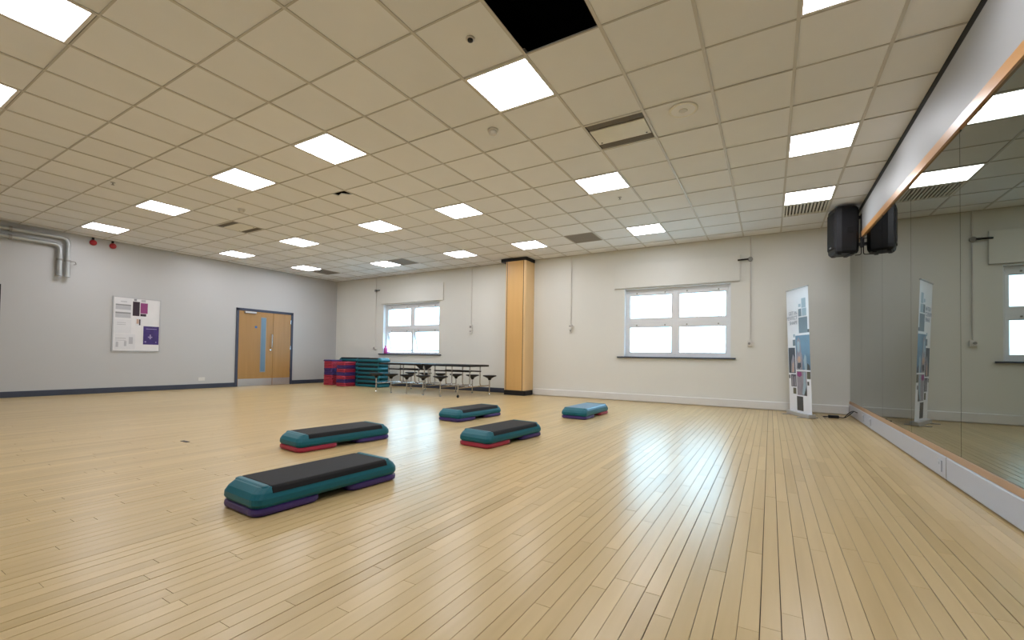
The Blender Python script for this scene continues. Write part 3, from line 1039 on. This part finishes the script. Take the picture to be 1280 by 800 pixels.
for xq in (-0.06, 0.06):
    MB().tube(bend([(xq, -0.22, 0.24), (xq, -0.22, ZTB - 0.03)], 0.02), 0.016, 8).obj('centre_post', 'chrome', tb)
# castor leg at the front right
cl = MB().tube([(1.25, -0.62, 0.07), (1.25, -0.62, 0.30)], 0.015, 10).obj('castor_leg', 'chrome', tb)
MB().lathe([(0.03, -0.012), (0.035, 0), (0.03, 0.012)], 16, (1.25, -0.62, 0.035), 'x').obj('wheel', 'black', cl)

# pink bottle on sill
bt = thing('bottle', 'small pink plastic bottle on the left end of the window sill', 'bottle', (-7.62, YB + 0.02, 0.938))
MB().lathe([(0.05, 0), (0.056, 0.006), (0.056, 0.14), (0.05, 0.165), (0.022, 0.185), (0.022, 0.20)], 18).obj('body', 'pink', bt)
MB().lathe([(0.026, 0.195), (0.026, 0.225), (0.022, 0.23)], 14).obj('cap', 'pink', bt)

# ------------------------------------------------------------------ wall speaker
sp = thing('wall_speaker', 'black loudspeaker mounted high on the mirror wall by the corner', 'speaker', (3.19, 5.25, 2.50), math.radians(14))
hxs, hys, hzs = 0.165, 0.17, 0.70
prof = [(-0.165, -0.125), (-0.150, -0.155), (-0.09, -0.17), (0.10, -0.15), (0.15, -0.10), (0.15, 0.10), (0.10, 0.15), (-0.09, 0.17), (-0.150, 0.155), (-0.165, 0.125)]
rings = []
for z_, k in ((0.0, 0.86), (0.03, 0.97), (0.08, 1.0), (0.62, 1.0), (0.67, 0.97), (0.70, 0.86)):
    rings.append([(a * k, b_ * k, z_) for a, b_ in prof])
MB().ring_loft(rings, smooth=False).obj('cabinet', 'black', sp)
MB().box((-0.176, -0.125, 0.08), (-0.160, 0.125, 0.62), 0.008).obj('grille', 'blackmat', sp)
MB().box((-0.178, -0.03, 0.10), (-0.174, 0.03, 0.12)).obj('badge', 'alu', sp)
MB().box((-0.02, -0.164, 0.30), (0.05, -0.158, 0.38), 0.002).obj('handle_recess', 'blackmat', sp)
for xq in (-0.10, 0.06):
    MB().box((xq - 0.025, -0.12, -0.015), (xq + 0.025, 0.12, 0.02), 0.005).obj('foot', 'black', sp)
br_ = MB()
br_.box((0.149, -0.03, 0.12), (0.212, 0.03, 0.16)).box((0.149, -0.03, 0.52), (0.212, 0.03, 0.56))
br_.box((0.196, -0.05, 0.10), (0.212, 0.05, 0.58))
o = br_.obj('bracket', 'black', sp)
o.rotation_euler = (0, 0, math.radians(-14))
o.location = (0.0, 0, 0)
MB().tube(bend([(0.15, -0.06, 0.22), (0.19, -0.07, 0.22), (0.19, -0.07, -0.02), (0.12, -0.05, -0.02)], 0.03), 0.006, 8).obj('cable', 'black', sp)

# ------------------------------------------------------------------ roll-up banner
A0, A1 = Vector((2.528, 5.96, 0)), Vector((2.80, 5.36, 0))
ctr = (A0 + A1) / 2
dirx = (A1 - A0).normalized()
rzb = math.atan2(dirx.y, dirx.x)
bn = thing('rollup_banner', 'white roll-up banner printed with photo tiles and dark squares', 'banner', (ctr.x, ctr.y, 0), rzb)
BW = (A1 - A0).length / 2
BH = 2.08
LEAN = 0.035


def bpan(u0, v0, u1, v1, name, mt, lift=0.001, parent=bn, th=0.0012):
    """u across 0..1 from left, v from the top 0..1"""
    x0, x1 = -BW + 2 * BW * u0, -BW + 2 * BW * u1
    za, zb = 0.06 + (BH - 0.06) * (1 - v1), 0.06 + (BH - 0.06) * (1 - v0)
    # the sheet's face looks toward local -y
    def yy(z):
        return -LEAN * 2.0 * (z / BH) + 0.01
    vs = []
    for off in (-lift - th, -lift):
        vs += [(x0, yy(za) + off, za), (x1, yy(za) + off, za), (x1, yy(zb) + off, zb), (x0, yy(zb) + off, zb)]
    return MB().add(vs, [(0, 1, 2, 3), (7, 6, 5, 4), (0, 4, 5, 1), (1, 5, 6, 2), (2, 6, 7, 3), (3, 7, 4, 0)]).obj(name, mt, parent)


bpan(0, 0, 1, 1, 'sheet', 'bwhite', 0.0)
MB().box((-BW - 0.01, -0.05, 0.0), (BW + 0.01, 0.06, 0.065), 0.012).obj('base_cassette', 'alu', bn)
for s in (-1, 1):
    MB().box((s * BW * 0.7 - 0.02, -0.16, 0.0), (s * BW * 0.7 + 0.02, 0.14, 0.012), 0.003).obj('foot', 'alu', bn)
MB().tube([(0, 0.045, 0.05), (0, -LEAN * 2 + 0.02, BH)], 0.008, 8).obj('pole', 'alu', bn)
MB().box((-BW, -LEAN * 2 - 0.003, BH - 0.004), (BW, -LEAN * 2 + 0.022, BH + 0.016), 0.004).obj('top_rail', 'alu', bn)
for a in ((0.70, 0.085, 0.88, 0.16, 'bpale'), (0.56, 0.125, 0.66, 0.15, 'bpale'), (0.55, 0.165, 0.68, 0.225, 'bslate'), (0.71, 0.165, 0.90, 0.225, 'bpale'),
          (0.55, 0.235, 0.93, 0.36, 'bslate'), (0.93, 0.335, 1.0, 0.36, 'bdark'), (0.28, 0.365, 0.36, 0.39, 'bpale'), (0.25, 0.41, 0.37, 0.46, 'bslate'),
          (0.03, 0.475, 0.34, 0.685, 'bnavy'), (0.38, 0.378, 1.0, 0.655, 'bblue'),
          (0.02, 0.70, 0.08, 0.73, 'bdark'), (0.12, 0.695, 0.36, 0.795, 'bnavy'), (0.39, 0.667, 0.82, 0.86, 'bgrey'), (0.84, 0.667, 0.99, 0.725, 'bolive'),
          (0.85, 0.745, 0.92, 0.775, 'bdark'), (0.20, 0.805, 0.34, 0.855, 'bolive'), (0.36, 0.87, 0.64, 0.985, 'bdark')):
    bpan(*a[:4], 'printed_tile', a[4], 0.0022)
# figures printed inside the photo tiles
def bpoly(pts, name, mt, lift):
    vs = []
    for off in (-lift - 0.001, -lift):
        for u, v in pts:
            z_ = 0.06 + (BH - 0.06) * (1 - v)
            vs.append((-BW + 2 * BW * u, -LEAN * 2.0 * (z_ / BH) + 0.01 + off, z_))
    n = len(pts)
    fs = [tuple(range(n)), tuple(range(2 * n - 1, n - 1, -1))] + [(i, n + i, n + (i + 1) % n, (i + 1) % n) for i in range(n)]
    return MB().add(vs, fs).obj(name, mt, bn)


bpoly([(0.40, 0.655), (0.38, 0.58), (0.44, 0.50), (0.44, 0.42), (0.52, 0.39), (0.60, 0.42), (0.62, 0.50), (0.68, 0.56), (0.66, 0.655)], 'printed_figure', 'bgrey', 0.0042)
bpoly([(0.47, 0.50), (0.46, 0.44), (0.52, 0.42), (0.57, 0.44), (0.56, 0.50), (0.52, 0.52)], 'printed_figure', 'bpale', 0.006)
bpoly([(0.45, 0.575), (0.50, 0.545), (0.58, 0.55), (0.60, 0.585), (0.52, 0.60)], 'printed_figure', 'skin', 0.006)
bpoly([(0.44, 0.64), (0.46, 0.60), (0.60, 0.60), (0.60, 0.63), (0.52, 0.65)], 'printed_figure', 'bnavy', 0.006)
bpoly([(0.76, 0.655), (0.72, 0.58), (0.78, 0.53), (0.84, 0.55), (0.86, 0.655)], 'printed_figure', 'bpale', 0.0042)
bpoly([(0.86, 0.655), (0.88, 0.60), (0.97, 0.62), (0.99, 0.655)], 'printed_figure', 'bdark', 0.0042)
bpoly([(0.14, 0.68), (0.16, 0.59), (0.24, 0.53), (0.32, 0.56), (0.30, 0.68)], 'printed_figure', 'bgrey', 0.0042)
bpoly([(0.20, 0.68), (0.21, 0.61), (0.26, 0.59), (0.27, 0.67)], 'printed_figure', 'skin', 0.006)
bpoly([(0.41, 0.705), (0.42, 0.672), (0.60, 0.672), (0.62, 0.70), (0.52, 0.715)], 'printed_figure', 'magenta', 0.0042)
bpoly([(0.62, 0.85), (0.68, 0.76), (0.70, 0.672), (0.78, 0.672), (0.80, 0.80), (0.74, 0.855)], 'printed_figure', 'bpale', 0.0042)
bpoly([(0.70, 0.858), (0.76, 0.82), (0.81, 0.78), (0.815, 0.858)], 'printed_figure', 'bdark', 0.006)
bpoly([(0.15, 0.79), (0.17, 0.71), (0.22, 0.70), (0.23, 0.79)], 'printed_figure', 'bgrey', 0.0042)
bpoly([(0.27, 0.79), (0.26, 0.72), (0.33, 0.70), (0.34, 0.79)], 'printed_figure', 'bgrey', 0.0042)


def text(body, size, u, v, mt, parent):
    cu_ = bpy.data.curves.new('lettering', 'FONT')
    cu_.body = body
    cu_.size = size
    cu_.align_x = 'RIGHT'
    cu_.extrude = 0.0006
    tmp = bpy.data.objects.new('tmp', cu_)
    C.objects.link(tmp)
    bpy.context.view_layer.update()
    me = bpy.data.meshes.new_from_object(tmp.evaluated_get(bpy.context.evaluated_depsgraph_get()))
    bpy.data.objects.remove(tmp)
    me.materials.clear()
    me.materials.append(MT[mt])
    o = bpy.data.objects.new('lettering', me)
    C.objects.link(o)
    o.parent = parent
    z_ = 0.06 + (BH - 0.06) * (1 - v)
    o.location = (-BW + 2 * BW * u, -LEAN * 2 * z_ / BH + 0.01 - 0.004, z_)
    o.rotation_euler = (math.pi / 2 + math.atan2(LEAN * 2, BH), 0, 0)


text('GET IN', 0.085, 0.50, 0.205, 'btext', bn)
text('PERFECT', 0.085, 0.50, 0.245, 'btext', bn)
text('SHAPE', 0.085, 0.50, 0.285, 'btext', bn)

# ------------------------------------------------------------------ sockets and cable, right corner
for y_, lab in ((1.76, 'white single socket on the mirror wall skirting, nearest the camera'), (4.55, 'white single socket on the mirror wall skirting, near the far corner'),
                (5.05, 'white double socket plate on the skirting close to the corner')):
    s_ = thing('skirting_socket', lab, 'socket', (3.388, y_, 0.055), group='sockets on the mirror wall skirting')
    MB().box((-0.008, -0.045, 0), (0.002, 0.045, 0.088), 0.003).obj('plate', 'trunk', s_)
    MB().box((-0.011, -0.012, 0.055), (-0.007, 0.012, 0.075)).obj('switch', 'trunk', s_)
box((3.386, 1.62, 0.012), (3.3895, 1.626, 0.184)).obj('trunking_joint', 'greyplastic', baseR)
ad = thing('power_adapter', 'black power adapter with curled cable on floor in the corner', 'adapter', (3.13, 5.72, 0))
MB().box((-0.09, -0.035, 0), (0.05, 0.035, 0.045), 0.008).obj('body', 'black', ad)
MB().tube(bend([(0.05, 0, 0.02), (0.12, 0.02, 0.012), (0.16, -0.1, 0.10), (0.20, -0.2, 0.15), (0.247, -0.25, 0.13)], 0.03), 0.006, 8).obj('cable', 'black', ad)
MB().tube(bend([(-0.09, 0, 0.02), (-0.16, 0.03, 0.008), (-0.12, 0.12, 0.008), (0.02, 0.10, 0.008), (0.14, 0.06, 0.008), (0.20, 0.10, 0.06), (0.247, 0.10, 0.11)], 0.04), 0.006, 8).obj('cable', 'black', ad)
tag(box((-2.84, -0.80, 0.0005), (-2.72, -0.765, 0.004), 0.001).obj('floor_plate', 'worn'), 'small dark metal plate set in the wooden floor at left', 'plate')
